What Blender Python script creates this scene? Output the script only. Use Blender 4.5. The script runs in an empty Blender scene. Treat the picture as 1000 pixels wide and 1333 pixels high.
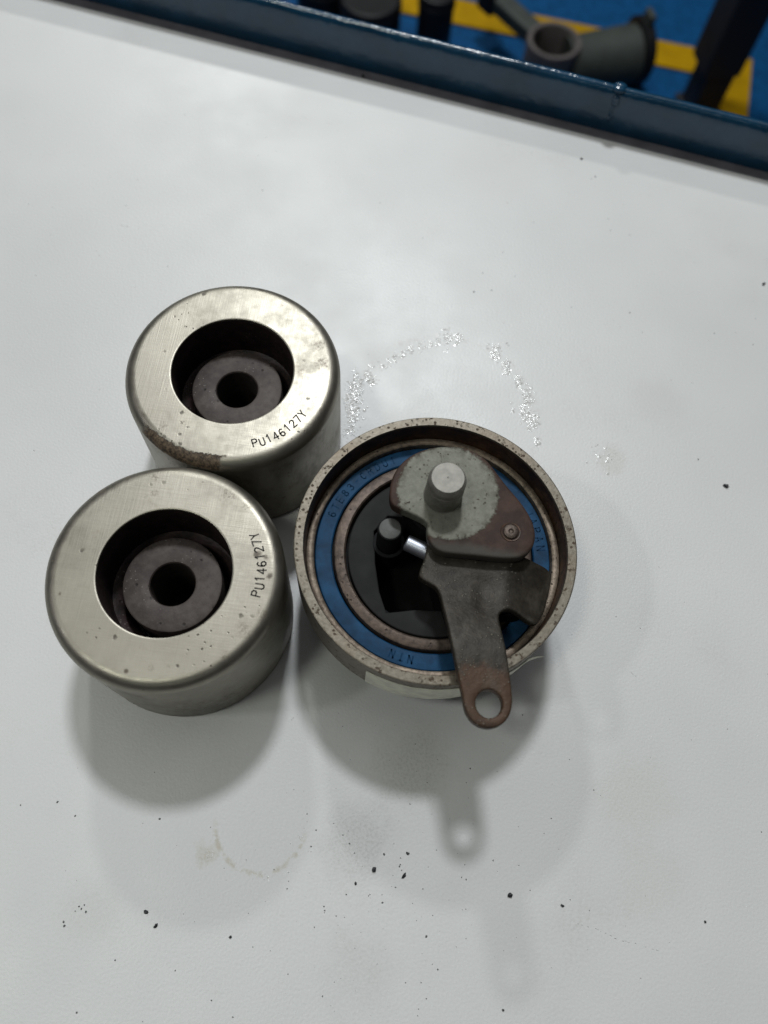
import bpy, bmesh, math, random
import numpy as np
from mathutils import Vector, Matrix, noise as mnoise
from mathutils.geometry import delaunay_2d_cdt
random.seed(7)
MM = 0.001
R = math.radians
sc = bpy.context.scene
COL = sc.collection

# ------------------------------------------------------------------ camera
FPX, CAMH, PITCH, ROLL = 1058.26, 237.525, 0.3892, 0.1256      # focal length in px of a 1000 px wide frame, mm, rad
_F = Vector((0, math.sin(PITCH), -math.cos(PITCH)))
_U0 = Vector((0, math.cos(PITCH), math.sin(PITCH)))
_R0 = Vector((1, 0, 0))
_R = math.cos(ROLL) * _R0 + math.sin(ROLL) * _U0
_U = -math.sin(ROLL) * _R0 + math.cos(ROLL) * _U0
cam = bpy.data.cameras.new("camera")
camo = bpy.data.objects.new("camera", cam)
COL.objects.link(camo)
M3 = Matrix((_R, _U, -_F)).transposed()
camo.matrix_world = Matrix.Translation(Vector((0, 0, CAMH * MM))) @ M3.to_4x4()
cam.sensor_fit = 'VERTICAL'
cam.sensor_height = 24.0
cam.lens = FPX / 1333.0 * 24.0
cam.clip_start = 0.01
cam.clip_end = 50
cam.dof.use_dof = True
cam.dof.focus_distance = 0.222
cam.dof.aperture_fstop = 7.5
sc.camera = camo


def at(px, py, z):
    """a measured point of the photograph at height z (mm) above the tabletop -> x, y in mm"""
    d = _F + (px - 500) / FPX * _R - (py - 666.5) / FPX * _U
    t = (z - CAMH) / d.z
    return (t * d.x, t * d.y)


# ------------------------------------------------------------------ light
sc.view_settings.view_transform = 'Standard'
sc.view_settings.look = 'None'
sc.view_settings.exposure = -0.07
sc.view_settings.gamma = 1.0
w = bpy.data.worlds.new("World")
sc.world = w
w.use_nodes = True
w.node_tree.nodes['Background'].inputs[0].default_value = (0.95, 0.98, 1.0, 1)
w.node_tree.nodes['Background'].inputs[1].default_value = 0.03


def lamp(name, direction, height, size, power, color, shape='DISK', size_y=None, target=(0, 60), aim=True):
    l = bpy.data.lights.new(name, 'AREA')
    l.shape = shape
    l.size = size
    if size_y:
        l.size_y = size_y
    l.energy = power
    l.color = color
    o = bpy.data.objects.new(name, l)
    o.location = ((target[0]) * MM + direction[0] * height, target[1] * MM + direction[1] * height, height)
    COL.objects.link(o)
    return o


lamp("overhead_light", (-0.044, 0.616), 2.0, 0.24, 33.5, (0.93, 0.97, 1.0))
lamp("overhead_light", (-0.38, 1.30), 2.1, 0.26, 36, (0.97, 1.0, 0.97))
lamp("overhead_light", (-0.86, -0.17), 2.1, 0.2, 9, (0.94, 0.95, 1.0))
lamp("overhead_light", (-0.34, -0.17), 2.1, 0.3, 8, (0.96, 1.0, 0.88))
lamp("overhead_light", (0.05, -0.93), 2.1, 1.2, 2.0, (0.93, 1.0, 0.93), 'RECTANGLE', 0.1)

lamp("overhead_light", (0.02, 0.30), 2.4, 2.0, 7, (0.98, 1.0, 0.97), 'RECTANGLE', 1.2)  # broad soft fill added to lift the shadows, not a known fixture


# ------------------------------------------------------------------ materials
class Mat:
    def __init__(self, name):
        self.m = bpy.data.materials.new(name)
        self.m.use_nodes = True
        self.nt = self.m.node_tree
        self.b = self.nt.nodes['Principled BSDF']
        self.tc = self.nt.nodes.new('ShaderNodeTexCoord')
        self.co = self.tc.outputs['Object']

    def _in(self, sock, v):
        if isinstance(v, bpy.types.NodeSocket):
            self.nt.links.new(v, sock)
        elif isinstance(v, (tuple, list)):
            sock.default_value = tuple(v) + (1,) if len(v) == 3 and sock.type == 'RGBA' else v
        else:
            sock.default_value = v

    def noise(self, scale, detail=3, rough=0.55, co=None, dist=0):
        n = self.nt.nodes.new('ShaderNodeTexNoise')
        self._in(n.inputs['Vector'], co or self.co)
        n.inputs['Scale'].default_value = scale
        n.inputs['Detail'].default_value = detail
        n.inputs['Roughness'].default_value = rough
        n.inputs['Distortion'].default_value = dist
        return n.outputs['Fac']

    def voro(self, scale, co=None, feature='F1', rand=1.0):
        n = self.nt.nodes.new('ShaderNodeTexVoronoi')
        n.feature = feature
        self._in(n.inputs['Vector'], co or self.co)
        n.inputs['Scale'].default_value = scale
        n.inputs['Randomness'].default_value = rand
        return n.outputs['Distance']

    def step(self, v, lo, hi, a=0.0, b=1.0):
        n = self.nt.nodes.new('ShaderNodeMapRange')
        n.interpolation_type = 'SMOOTHSTEP'
        self._in(n.inputs['Value'], v)
        n.inputs['From Min'].default_value = lo
        n.inputs['From Max'].default_value = hi
        n.inputs['To Min'].default_value = a
        n.inputs['To Max'].default_value = b
        return n.outputs['Result']

    def math(self, op, a, b=0.0, c=0.0):
        n = self.nt.nodes.new('ShaderNodeMath')
        n.operation = op
        self._in(n.inputs[0], a)
        self._in(n.inputs[1], b)
        self._in(n.inputs[2], c)
        return n.outputs[0]

    def mul(self, *v):
        r = v[0]
        for x in v[1:]:
            r = self.math('MULTIPLY', r, x)
        return r

    def mx(self, a, b):
        return self.math('MAXIMUM', a, b)

    def mix(self, f, a, b):
        n = self.nt.nodes.new('ShaderNodeMix')
        n.data_type = 'RGBA'
        self._in(n.inputs[0], f)
        self._in(n.inputs[6], a)
        self._in(n.inputs[7], b)
        return n.outputs[2]

    def xyz(self):
        n = self.nt.nodes.new('ShaderNodeSeparateXYZ')
        self.nt.links.new(self.co, n.inputs[0])
        return n.outputs

    def dist(self, p, flat=True):
        """distance in mm from point p (mm) in the object's xy"""
        x, y, z = self.xyz()
        dx = self.math('SUBTRACT', x, p[0] * MM)
        dy = self.math('SUBTRACT', y, p[1] * MM)
        s = self.math('ADD', self.math('MULTIPLY', dx, dx), self.math('MULTIPLY', dy, dy))
        return self.math('MULTIPLY', self.math('SQRT', s), 1000.0)

    def mapped(self, scale, loc=(0, 0, 0)):
        n = self.nt.nodes.new('ShaderNodeMapping')
        self.nt.links.new(self.co, n.inputs[0])
        n.inputs['Scale'].default_value = scale
        n.inputs['Location'].default_value = loc
        return n.outputs[0]

    def bump(self, h, strength=0.3, dist=0.0002):
        n = self.nt.nodes.new('ShaderNodeBump')
        self._in(n.inputs['Height'], h)
        n.inputs['Strength'].default_value = strength
        n.inputs['Distance'].default_value = dist
        self.nt.links.new(n.outputs[0], self.b.inputs['Normal'])

    def set(self, color=None, rough=None, metal=None, spec=None):
        for k, v in (('Base Color', color), ('Roughness', rough), ('Metallic', metal), ('Specular IOR Level', spec)):
            if v is not None:
                self._in(self.b.inputs[k], v)
        return self.m


def simple(name, color, rough=0.5, metal=0.0, var=0.25, scale=300, bump=0.15, spec=0.5):
    m = Mat(name)
    n = m.noise(scale, 4, 0.6)
    c2 = tuple(c * (1 - var) for c in color)
    c1 = tuple(min(1, c * (1 + var)) for c in color)
    m.bump(m.noise(scale * 3, 3), bump, 0.0001)
    return m.set(m.mix(m.step(n, 0.3, 0.7), c2, c1), rough, metal, spec)


def steel_mat(name, seed, rust_arc=None, dirt=1.0, smudges=()):
    """satin worn steel: cloudy grey, hair scratches, pits, brown chip along a stretch of the edge"""
    m = Mat(name)
    o = (seed * 0.137, seed * 0.071, seed * 0.03)
    co = m.mapped((1, 1, 1), o)
    cloud = m.noise(55, 4, 0.6, co)
    fine = m.noise(420, 4, 0.65, co)
    scr1 = m.noise(1, 3, 0.6, m.mapped((2600, 60, 200), o))
    scr2 = m.noise(1, 3, 0.6, m.mapped((90, 2300, 200), o))
    base = m.mix(m.step(cloud, 0.3, 0.72), (0.25, 0.232, 0.195), (0.30, 0.28, 0.236))
    rr0 = m.dist((0, 0))
    lathe = m.noise(1, 2, 0.6, m.mapped((1, 1, 1), o))
    n_ = m.nt.nodes.new('ShaderNodeTexNoise')
    n_.noise_dimensions = '1D'
    m.nt.links.new(m.math('MULTIPLY', rr0, 1.0), n_.inputs['W'])
    n_.inputs['Scale'].default_value = 5.0
    n_.inputs['Detail'].default_value = 3
    rings = n_.outputs['Fac']
    base = m.mix(m.step(rings, 0.4, 0.7, 0, 0.16), base, (0.22, 0.205, 0.175))
    base = m.mix(m.step(fine, 0.52, 0.8, 0, 0.22), base, (0.25, 0.225, 0.18))
    # small dark pits
    wv = m.nt.nodes.new('ShaderNodeVectorMath')
    wv.operation = 'MULTIPLY_ADD'
    nz = m.nt.nodes.new('ShaderNodeTexNoise')
    nz.inputs['Scale'].default_value = 700
    m.nt.links.new(co, nz.inputs['Vector'])
    m.nt.links.new(nz.outputs['Color'], wv.inputs[0])
    wv.inputs[1].default_value = (0.0012,) * 3
    m.nt.links.new(co, wv.inputs[2])
    cow = wv.outputs[0]
    v = m.voro(290, cow)
    pitmask = m.step(m.noise(70, 2, 0.5, co), 0.55, 0.64)
    pits = m.mul(m.step(v, 0.24, 0.10), pitmask)
    v2 = m.voro(640, cow)
    pits2 = m.mul(m.step(v2, 0.24, 0.12), m.step(m.noise(45, 3, 0.6, m.mapped((1, 1, 1), (o[1] + 3, o[0], 0))), 0.56, 0.63))
    pit = m.math('MULTIPLY', m.mx(pits, pits2), dirt)
    stain = m.mul(m.step(m.noise(90, 5, 0.7, co), 0.62, 0.78), 0.45 * dirt)
    col = m.mix(stain, base, (0.17, 0.14, 0.095))
    col = m.mix(pit, col, (0.06, 0.045, 0.03))
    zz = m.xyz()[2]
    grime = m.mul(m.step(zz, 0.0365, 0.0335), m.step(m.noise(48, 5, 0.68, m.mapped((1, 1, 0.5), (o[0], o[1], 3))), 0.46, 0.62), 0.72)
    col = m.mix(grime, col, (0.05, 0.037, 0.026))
    rough = m.math('ADD', m.step(fine, 0.2, 0.8, 0.34, 0.44), m.step(m.noise(60, 4, 0.65, m.mapped((1, 1, 1), (o[1] + 1, 2, 0))), 0.4, 0.65, 0.0, 0.10))
    nonmetal = m.mx(m.mx(pit, m.mul(stain, 0.5)), m.mul(grime, 0.7))
    for (p, r0, k) in smudges:
        d = m.dist(p)
        d = m.math('ADD', d, m.math('MULTIPLY', m.math('SUBTRACT', m.noise(500, 4, 0.7, co), 0.5), r0 * 2.2))
        s = m.math('MULTIPLY', m.step(d, r0 * 1.25, r0 * 0.2), k)
        if k < 0.5:
            s = m.mul(s, m.step(m.noise(1100, 4, 0.8, co), 0.42, 0.6), 1.3)
        col = m.mix(s, col, (0.075, 0.05, 0.028))
        nonmetal = m.mx(nonmetal, s)
    if rust_arc:
        a0, a1, rin = rust_arc
        x, y, z = m.xyz()
        ang = m.math('ARCTAN2', y, x)
        rr = m.dist((0, 0))
        jag = m.math('MULTIPLY', m.math('SUBTRACT', m.noise(800, 5, 0.75, co), 0.5), 2.4)
        wob = m.math('MULTIPLY', m.math('SUBTRACT', m.noise(220, 3, 0.6, co), 0.5), 1.6)
        e = m.math('ADD', m.math('ADD', m.math('ADD', rr, jag), wob), m.step(ang, R(a0), R(a1), -0.9, 0.35))
        ang2 = m.math('ADD', ang, m.math('MULTIPLY', jag, 0.05))
        ang2 = m.math('ADD', ang2, m.math('MULTIPLY', m.math('SUBTRACT', m.noise(330, 4, 0.7, co), 0.5), 0.22))
        mask = m.mul(m.step(e, rin, rin + 0.25), m.step(ang2, R(a0), R(a0) + 0.10), m.step(ang2, R(a1), R(a1) - 0.06),
                     m.step(m.math('ADD', z, m.math('MULTIPLY', jag, 0.0008)), 0.0380, 0.0385))
        rustc = m.mix(m.step(m.noise(900, 5, 0.75, co), 0.35, 0.68), (0.022, 0.014, 0.008), (0.17, 0.12, 0.075))
        rustc = m.mix(m.step(e, rin + 0.5, rin + 0.1), rustc, (0.018, 0.012, 0.008))
        col = m.mix(mask, col, rustc)
        nonmetal = m.mx(nonmetal, mask)
        rough = m.math('ADD', rough, m.math('MULTIPLY', mask, 0.25))
        h = m.math('SUBTRACT', m.math('ADD', m.math('MULTIPLY', scr1, 0.5), m.math('MULTIPLY', scr2, 0.5)), m.math('MULTIPLY', mask, 2.0))
    else:
        h = m.math('ADD', m.math('ADD', m.math('MULTIPLY', scr1, 0.4), m.math('MULTIPLY', scr2, 0.4)), m.math('MULTIPLY', rings, 0.5))
    h = m.math('SUBTRACT', h, m.math('MULTIPLY', pit, 1.2))
    m.bump(h, 0.26, 0.00014)
    return m.set(col, rough, m.step(nonmetal, 0, 1, 0.92, 0.0))


def rust_mat(name, c_dark, c_light, c_pit=(0.02, 0.015, 0.012), scale=420, metal=0.35, rough=0.6, pitk=0.8, fleck=None, bump=0.5):
    m = Mat(name)
    n1 = m.noise(scale, 5, 0.7)
    n2 = m.noise(scale * 0.2, 3, 0.6)
    col = m.mix(m.step(m.math('ADD', m.math('MULTIPLY', n1, 0.6), m.math('MULTIPLY', n2, 0.4)), 0.36, 0.66), c_dark, c_light)
    pit = m.mul(m.step(m.voro(scale * 1.1), 0.26, 0.12), m.step(m.noise(scale * 0.35, 2), 0.5, 0.6), pitk)
    col = m.mix(pit, col, c_pit)
    if fleck:
        fm = m.mul(m.step(m.voro(scale * 2.4), 0.2, 0.08), m.step(m.noise(scale * 0.3, 2, 0.5, m.mapped((1, 1, 1), (2, 1, 0))), 0.5, 0.62))
        col = m.mix(fm, col, fleck)
    m.bump(m.math('SUBTRACT', n1, pit), bump, 0.00025)
    return m.set(col, rough, metal)


def rim_mat():
    m = Mat("rusty_rim_steel")
    n1 = m.noise(260, 5, 0.7)
    n2 = m.noise(900, 4, 0.65)
    base = m.mix(m.step(n2, 0.25, 0.75), (0.135, 0.117, 0.092), (0.21, 0.188, 0.154))
    base = m.mix(m.step(m.noise(75, 4, 0.65), 0.45, 0.72, 0.0, 0.45), base, (0.15, 0.115, 0.082))
    spot = m.mx(m.step(m.noise(430, 5, 0.75), 0.605, 0.635), m.mul(m.step(m.voro(800), 0.34, 0.2), m.step(m.noise(120, 2), 0.46, 0.56)))
    col = m.mix(spot, base, m.mix(n2, (0.035, 0.024, 0.016), (0.10, 0.065, 0.04)))
    m.bump(m.math('SUBTRACT', n2, spot), 0.35, 0.0002)
    return m.set(col, m.step(spot, 0, 1, 0.52, 0.8), m.step(spot, 0, 1, 0.8, 0.0))


def table_mat():
    m = Mat("white_enamel")
    peel = m.noise(1300, 2, 0.5)
    peel2 = m.noise(300, 2, 0.5)
    base = m.mix(m.step(m.noise(9, 3, 0.6), 0.3, 0.7), (0.600, 0.602, 0.598), (0.655, 0.655, 0.65))
    base = m.mix(m.step(m.noise(1500, 3, 0.6), 0.35, 0.72, 0, 0.14), base, (0.47, 0.47, 0.46))
    # grime: soft broad dirt and dusty patches
    grime = m.mul(m.step(m.noise(22, 5, 0.7), 0.52, 0.75), m.step(m.noise(900, 3, 0.7), 0.35, 0.7))
    base = m.mix(m.math('MULTIPLY', grime, 0.22), base, (0.36, 0.34, 0.30))
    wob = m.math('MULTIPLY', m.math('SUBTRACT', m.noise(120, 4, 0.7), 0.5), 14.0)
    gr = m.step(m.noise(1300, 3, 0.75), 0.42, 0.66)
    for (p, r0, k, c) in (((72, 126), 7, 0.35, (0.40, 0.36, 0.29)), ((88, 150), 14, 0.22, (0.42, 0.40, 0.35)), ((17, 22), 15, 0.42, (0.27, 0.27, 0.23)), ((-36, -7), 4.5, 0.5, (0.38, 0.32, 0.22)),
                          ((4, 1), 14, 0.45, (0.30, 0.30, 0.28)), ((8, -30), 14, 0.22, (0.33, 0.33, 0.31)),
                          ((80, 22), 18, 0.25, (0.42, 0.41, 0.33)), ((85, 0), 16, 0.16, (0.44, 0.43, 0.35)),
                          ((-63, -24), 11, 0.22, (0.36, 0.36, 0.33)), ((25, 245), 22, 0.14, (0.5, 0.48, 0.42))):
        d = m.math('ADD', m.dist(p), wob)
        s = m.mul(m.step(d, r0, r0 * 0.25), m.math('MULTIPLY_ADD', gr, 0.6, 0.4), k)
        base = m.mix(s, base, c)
    # brown dried arc left by an oily part
    d = m.math('ABSOLUTE', m.math('SUBTRACT', m.math('ADD', m.dist((-22.5, 2.0)), m.math('MULTIPLY', wob, 0.12)), 12.2))
    x, y, z = m.xyz()
    arcm = m.mul(m.step(d, 1.1, 0.2), m.step(y, 0.003, -0.002), m.step(m.noise(260, 4, 0.7), 0.44, 0.62), 0.5)
    base = m.mix(arcm, base, (0.40, 0.33, 0.22))
    # faint ring where the pulley stood before
    d = m.math('ABSOLUTE', m.math('SUBTRACT', m.math('ADD', m.dist((16, 134)), m.math('MULTIPLY', wob, 0.1)), 31.5))
    base = m.mix(m.mul(m.step(d, 1.5, 0.3), m.step(m.noise(300, 3, 0.7), 0.45, 0.6), 0.25), base, (0.45, 0.43, 0.40))
    m.bump(m.math('ADD', m.math('MULTIPLY', peel, 0.7), m.math('MULTIPLY', peel2, 0.05)), 0.45, 0.00022)
    rgh = m.step(m.noise(30, 3, 0.6), 0.3, 0.7, 0.37, 0.47)
    return m.set(base, rgh, 0.0, 0.5)


def blue_paint(name, c=(0.006, 0.044, 0.092), rough=0.24, spec=0.3):
    m = Mat(name)
    n = m.noise(60, 4, 0.6)
    chip = m.step(m.noise(210, 5, 0.75), 0.69, 0.73)
    col = m.mix(m.step(n, 0.3, 0.7), tuple(v * 0.8 for v in c), tuple(v * 1.15 for v in c))
    col = m.mix(m.math('MULTIPLY', chip, 0.6), col, (0.03, 0.035, 0.045))
    m.bump(m.math('ADD', m.noise(330, 3, 0.6), m.math('MULTIPLY', m.noise(90, 2), 1.4)), 0.5, 0.0005)
    return m.set(col, rough, 0.0, spec)


M_table = table_mat()
M_rail = blue_paint("blue_rail_paint", (0.006, 0.044, 0.092), 0.17, 0.6)
M_steelA = steel_mat("satin_steel_chipped", 1.0, (-137, -84, 26.9), 0.9, (((24.0, 5.5), 2.6, 0.42), ((22.5, 11), 2.2, 0.4), ((19, 2), 1.4, 0.3), ((-15, -20), 1.5, 0.3), ((10, 24), 1.2, 0.3), ((25.5, -3), 1.6, 0.25), ((3, -26.5), 0.5, 0.9)))
M_steelB = steel_mat("satin_steel_stained", 5.3, (134, 141, 28.3), 1.15, (((22.2, 7.6), 1.1, 0.9), ((24.5, 7.0), 0.9, 0.7), ((26.2, 2.2), 0.9, 0.9), ((-21, 20), 1.6, 0.6), ((-15.5, 24.5), 1.2, 0.55), ((-8, 25), 1.3, 0.35), ((-7, 20.5), 1.1, 0.4), ((12, 22.5), 2.2, 0.42), ((17, 20), 1.6, 0.3), ((26.0, -8), 1.7, 0.4), ((22.5, -12), 2.4, 0.3), ((19, -19), 1.4, 0.35), ((-24, -9), 0.6, 0.7), ((-3.5, -25.6), 0.6, 0.9), ((2, -24), 1.0, 0.3)))
M_hub = rust_mat("dark_sintered_steel", (0.040, 0.030, 0.028), (0.078, 0.064, 0.058), (0.008, 0.006, 0.005), 420, 0.4, 0.6, 1.0, (0.22, 0.2, 0.19), 0.35)
M_cavity = rust_mat("rusty_cavity_wall", (0.010, 0.0055, 0.0055), (0.046, 0.025, 0.024), scale=380, metal=0.2, rough=0.55, fleck=(0.2, 0.17, 0.165), bump=0.8)
M_rubber_shade = simple("black_rubber_and_shade", (0.010, 0.010, 0.011), 0.75, spec=0.15)
M_bore = simple("black_bore", (0.012, 0.011, 0.011), 0.6, 0.2)
M_ink = simple("stamped_mark", (0.05, 0.043, 0.036), 0.6, 0.3, 0.45, 900)
M_rim = rim_mat()
M_rustwall = rust_mat("rust_brown_wall", (0.018, 0.0095, 0.006), (0.10, 0.045, 0.021), scale=300, metal=0.25, rough=0.5, bump=0.5)
M_race = rust_mat("pitted_race_steel", (0.045, 0.031, 0.025), (0.128, 0.095, 0.076), (0.03, 0.02, 0.015), 600, 0.5, 0.5, 0.9)
M_lip = rust_mat("pitted_lip_steel", (0.10, 0.075, 0.055), (0.27, 0.215, 0.165), (0.05, 0.035, 0.025), 650, 0.5, 0.5, 0.95)
M_seal = simple("blue_seal_rubber", (0.008, 0.048, 0.112), 0.55, 0, 0.34, 170, 0.15, 0.15)
M_sealmark = simple("dark_blue_mark", (0.0065, 0.038, 0.089), 0.6, spec=0.08)
M_disc = simple("dark_grey_steel", (0.017, 0.0175, 0.017), 0.65, 0.1, 0.2, 160, 0.2, 0.15)
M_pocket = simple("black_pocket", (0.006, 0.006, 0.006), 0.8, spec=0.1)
M_stud = simple("turned_steel", (0.255, 0.243, 0.22), 0.58, 0.6, 0.12, 500, 0.2)
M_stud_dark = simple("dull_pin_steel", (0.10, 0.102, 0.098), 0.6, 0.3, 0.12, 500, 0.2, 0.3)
M_rod = simple("bright_rod_steel", (0.42, 0.44, 0.50), 0.42, 0.9, 0.08, 300, 0.05)
M_tape = simple("cream_tape", (0.66, 0.66, 0.55), 0.6, 0, 0.12, 300, 0.2)


def bracket_mat():
    m = Mat("painted_and_rusted_bracket")
    d = m.math('ADD', m.dist((1.2, 11.7)), m.math('MULTIPLY', m.math('SUBTRACT', m.noise(650, 6, 0.8), 0.5), 3.6))
    paint = m.mul(m.step(d, 13.6, 12.7), m.step(m.noise(480, 5, 0.75), 0.70, 0.62))
    x, y, z = m.xyz()
    n = m.noise(500, 4, 0.7)
    pc = m.mix(m.step(n, 0.25, 0.75), (0.14, 0.142, 0.116), (0.2, 0.2, 0.168))
    edgeg = m.mul(m.step(d, 10.5, 13.0), m.step(m.noise(330, 5, 0.7), 0.44, 0.62), 0.6)
    pc = m.mix(edgeg, pc, (0.065, 0.058, 0.045))
    pc = m.mix(m.mul(m.step(m.voro(560), 0.24, 0.1), m.step(m.noise(150, 2), 0.48, 0.6), 0.8), pc, (0.04, 0.034, 0.026))
    rc = m.mix(m.step(m.noise(170, 5, 0.65), 0.35, 0.68), (0.032, 0.019, 0.015), (0.068, 0.038, 0.029))
    grey = m.step(m.math('ADD', m.math('MULTIPLY', y, 1000.0), m.math('MULTIPLY', m.noise(200, 3), 5.0)), 1.6, -1.5)
    rc = m.mix(m.mul(grey, 0.8), rc, (0.07, 0.067, 0.058))
    col = m.mix(paint, rc, pc)
    m.bump(m.math('ADD', n, m.math('MULTIPLY', paint, 1.5)), 0.35, 0.0002)
    return m.set(col, 0.6, m.step(paint, 0, 1, 0.05, 0.3), 0.2)


def lever_mat():
    m = Mat("oily_lever_steel")
    x, y, z = m.xyz()
    n = m.noise(450, 5, 0.7)
    col = m.mix(m.step(n, 0.3, 0.72), (0.018, 0.0145, 0.011), (0.040, 0.033, 0.025))
    yy = m.math('ADD', m.math('MULTIPLY', y, 1000.0), m.math('MULTIPLY', m.math('SUBTRACT', m.noise(140, 4, 0.7), 0.5), 12.0))
    rust = m.mul(m.step(yy, -31.5, -35.0), m.step(yy, -48.0, -43.0, 0.35, 1.0))
    col = m.mix(m.math('MULTIPLY', rust, 0.85), col, m.mix(m.noise(500, 4, 0.7), (0.030, 0.014, 0.007), (0.105, 0.056, 0.032)))
    fl = m.mul(m.step(m.voro(900), 0.26, 0.1), m.step(m.noise(110, 3, 0.6), 0.44, 0.58), m.step(x, 0.024, 0.019))
    col = m.mix(m.math('MULTIPLY', fl, 0.7), col, (0.22, 0.20, 0.165))
    worn = m.step(m.noise(95, 4, 0.7, m.mapped((1, 0.5, 1))), 0.5, 0.68, 0, 0.55)
    col = m.mix(worn, col, (0.085, 0.074, 0.06))
    m.bump(m.math('ADD', n, m.math('MULTIPLY', fl, 0.8)), 0.6, 0.00035)
    return m.set(col, 0.52, 0.3, 0.35)


M_bracket = bracket_mat()
M_lever = lever_mat()
M_floor = blue_paint("blue_floor_paint", (0.004, 0.056, 0.16), 0.55, 0.08)
M_yellow = simple("yellow_floor_paint", (0.36, 0.205, 0.002), 0.6, 0, 0.12, 25, 0.1, 0.08)
M_casting = simple("grey_cast_metal", (0.028, 0.034, 0.029), 0.65, 0.0, 0.2, 40, 0.2)
M_castpale = simple("pale_cast_metal", (0.10, 0.086, 0.084), 0.5, 0.2, 0.15, 40, 0.2)
M_black = simple("black_lacquer", (0.008, 0.008, 0.009), 0.45, 0.0, 0.2, 40, 0.1, 0.2)
M_post = simple("navy_black_post", (0.005, 0.006, 0.010), 0.6, 0.0, 0.2, 40, 0.1)
M_crumb = simple("black_grit", (0.02, 0.021, 0.024), 0.5, 0.1, 0.3, 1500, 0.4)
M_dust = simple("grey_dust_grit", (0.10, 0.10, 0.10), 0.7, 0.0, 0.4, 900, 0.2)
M_channel = simple("grey_channel", (0.10, 0.095, 0.11), 0.6, 0.0, 0.2, 100, 0.2)


def residue_mat():
    m = Mat("dried_glue")
    m.bump(m.noise(1500, 2), 0.5, 0.0002)
    return m.set(m.mix(m.step(m.noise(900, 3), 0.35, 0.65), (0.45, 0.445, 0.43), (0.86, 0.86, 0.85)), 0.14, 0.0, 0.8)


M_residue = residue_mat()


# ------------------------------------------------------------------ mesh helpers (all in mm)
class MB:
    def __init__(self):
        self.v, self.f = [], []

    def add(self, verts, faces, mat=None):
        o = len(self.v)
        self.v += [tuple(mat @ Vector(v)) if mat else tuple(v) for v in verts]
        self.f += [tuple(i + o for i in f) for f in faces]
        return self

    def lathe(self, prof, seg=128, closed=False, mat=None):
        """profile of (r, z); r==0 ends make caps"""
        vs, fs, rows = [], [], []
        for (r, z) in prof:
            if r <= 1e-6:
                rows.append([len(vs)] * seg)
                vs.append((0, 0, z))
            else:
                rows.append(list(range(len(vs), len(vs) + seg)))
                vs += [(r * math.cos(2 * math.pi * i / seg), r * math.sin(2 * math.pi * i / seg), z) for i in range(seg)]
        n = len(rows)
        for k in range(n if closed else n - 1):
            a, b = rows[k], rows[(k + 1) % n]
            for i in range(seg):
                j = (i + 1) % seg
                q = [a[i], a[j], b[j], b[i]]
                q2 = []
                for x in q:
                    if x not in q2:
                        q2.append(x)
                if len(q2) >= 3:
                    fs.append(tuple(q2))
        return self.add(vs, fs, mat)

    def box(self, c, s, mat=None):
        x, y, z = c
        a, b, d = s[0] / 2, s[1] / 2, s[2] / 2
        vs = [(x + i * a, y + j * b, z + k * d) for k in (-1, 1) for j in (-1, 1) for i in (-1, 1)]
        fs = [(0, 2, 3, 1), (4, 5, 7, 6), (0, 1, 5, 4), (2, 6, 7, 3), (0, 4, 6, 2), (1, 3, 7, 5)]
        return self.add(vs, fs, mat)

    def build(self, name, mat, parent=None, smooth=35, loc=(0, 0, 0), bevel=None, fix=True):
        me = bpy.data.meshes.new(name)
        me.from_pydata([(x * MM, y * MM, z * MM) for x, y, z in self.v], [], self.f)
        if fix:
            bm = bmesh.new()
            bm.from_mesh(me)
            bmesh.ops.recalc_face_normals(bm, faces=bm.faces)
            bm.to_mesh(me)
            bm.free()
        me.materials.append(mat)
        if smooth:
            for p in me.polygons:
                p.use_smooth = True
            me.set_sharp_from_angle(angle=R(smooth))
        o = bpy.data.objects.new(name, me)
        o.location = tuple(c * MM for c in loc)
        COL.objects.link(o)
        if parent:
            o.parent = parent
        if bevel:
            b = o.modifiers.new("bevel", 'BEVEL')
            b.width = bevel * MM
            b.segments = 3
            b.limit_method = 'ANGLE'
            b.angle_limit = R(40)
        return o


def chaikin(pts, n=2):
    for _ in range(n):
        q = []
        for i in range(len(pts)):
            a, b = pts[i], pts[(i + 1) % len(pts)]
            q.append((0.75 * a[0] + 0.25 * b[0], 0.75 * a[1] + 0.25 * b[1]))
            q.append((0.25 * a[0] + 0.75 * b[0], 0.25 * a[1] + 0.75 * b[1]))
        pts = q
    return pts


def inside(p, poly):
    x, y = p
    c = False
    n = len(poly)
    for i in range(n):
        x1, y1 = poly[i]
        x2, y2 = poly[(i + 1) % n]
        if (y1 > y) != (y2 > y) and x < (x2 - x1) * (y - y1) / (y2 - y1) + x1:
            c = not c
    return c


def seg_dist(p, poly):
    best = 1e9
    n = len(poly)
    for i in range(n):
        ax, ay = poly[i]
        bx, by = poly[(i + 1) % n]
        dx, dy = bx - ax, by - ay
        L = dx * dx + dy * dy or 1e-9
        t = max(0, min(1, ((p[0] - ax) * dx + (p[1] - ay) * dy) / L))
        best = min(best, math.hypot(p[0] - ax - t * dx, p[1] - ay - t * dy))
    return best


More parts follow.
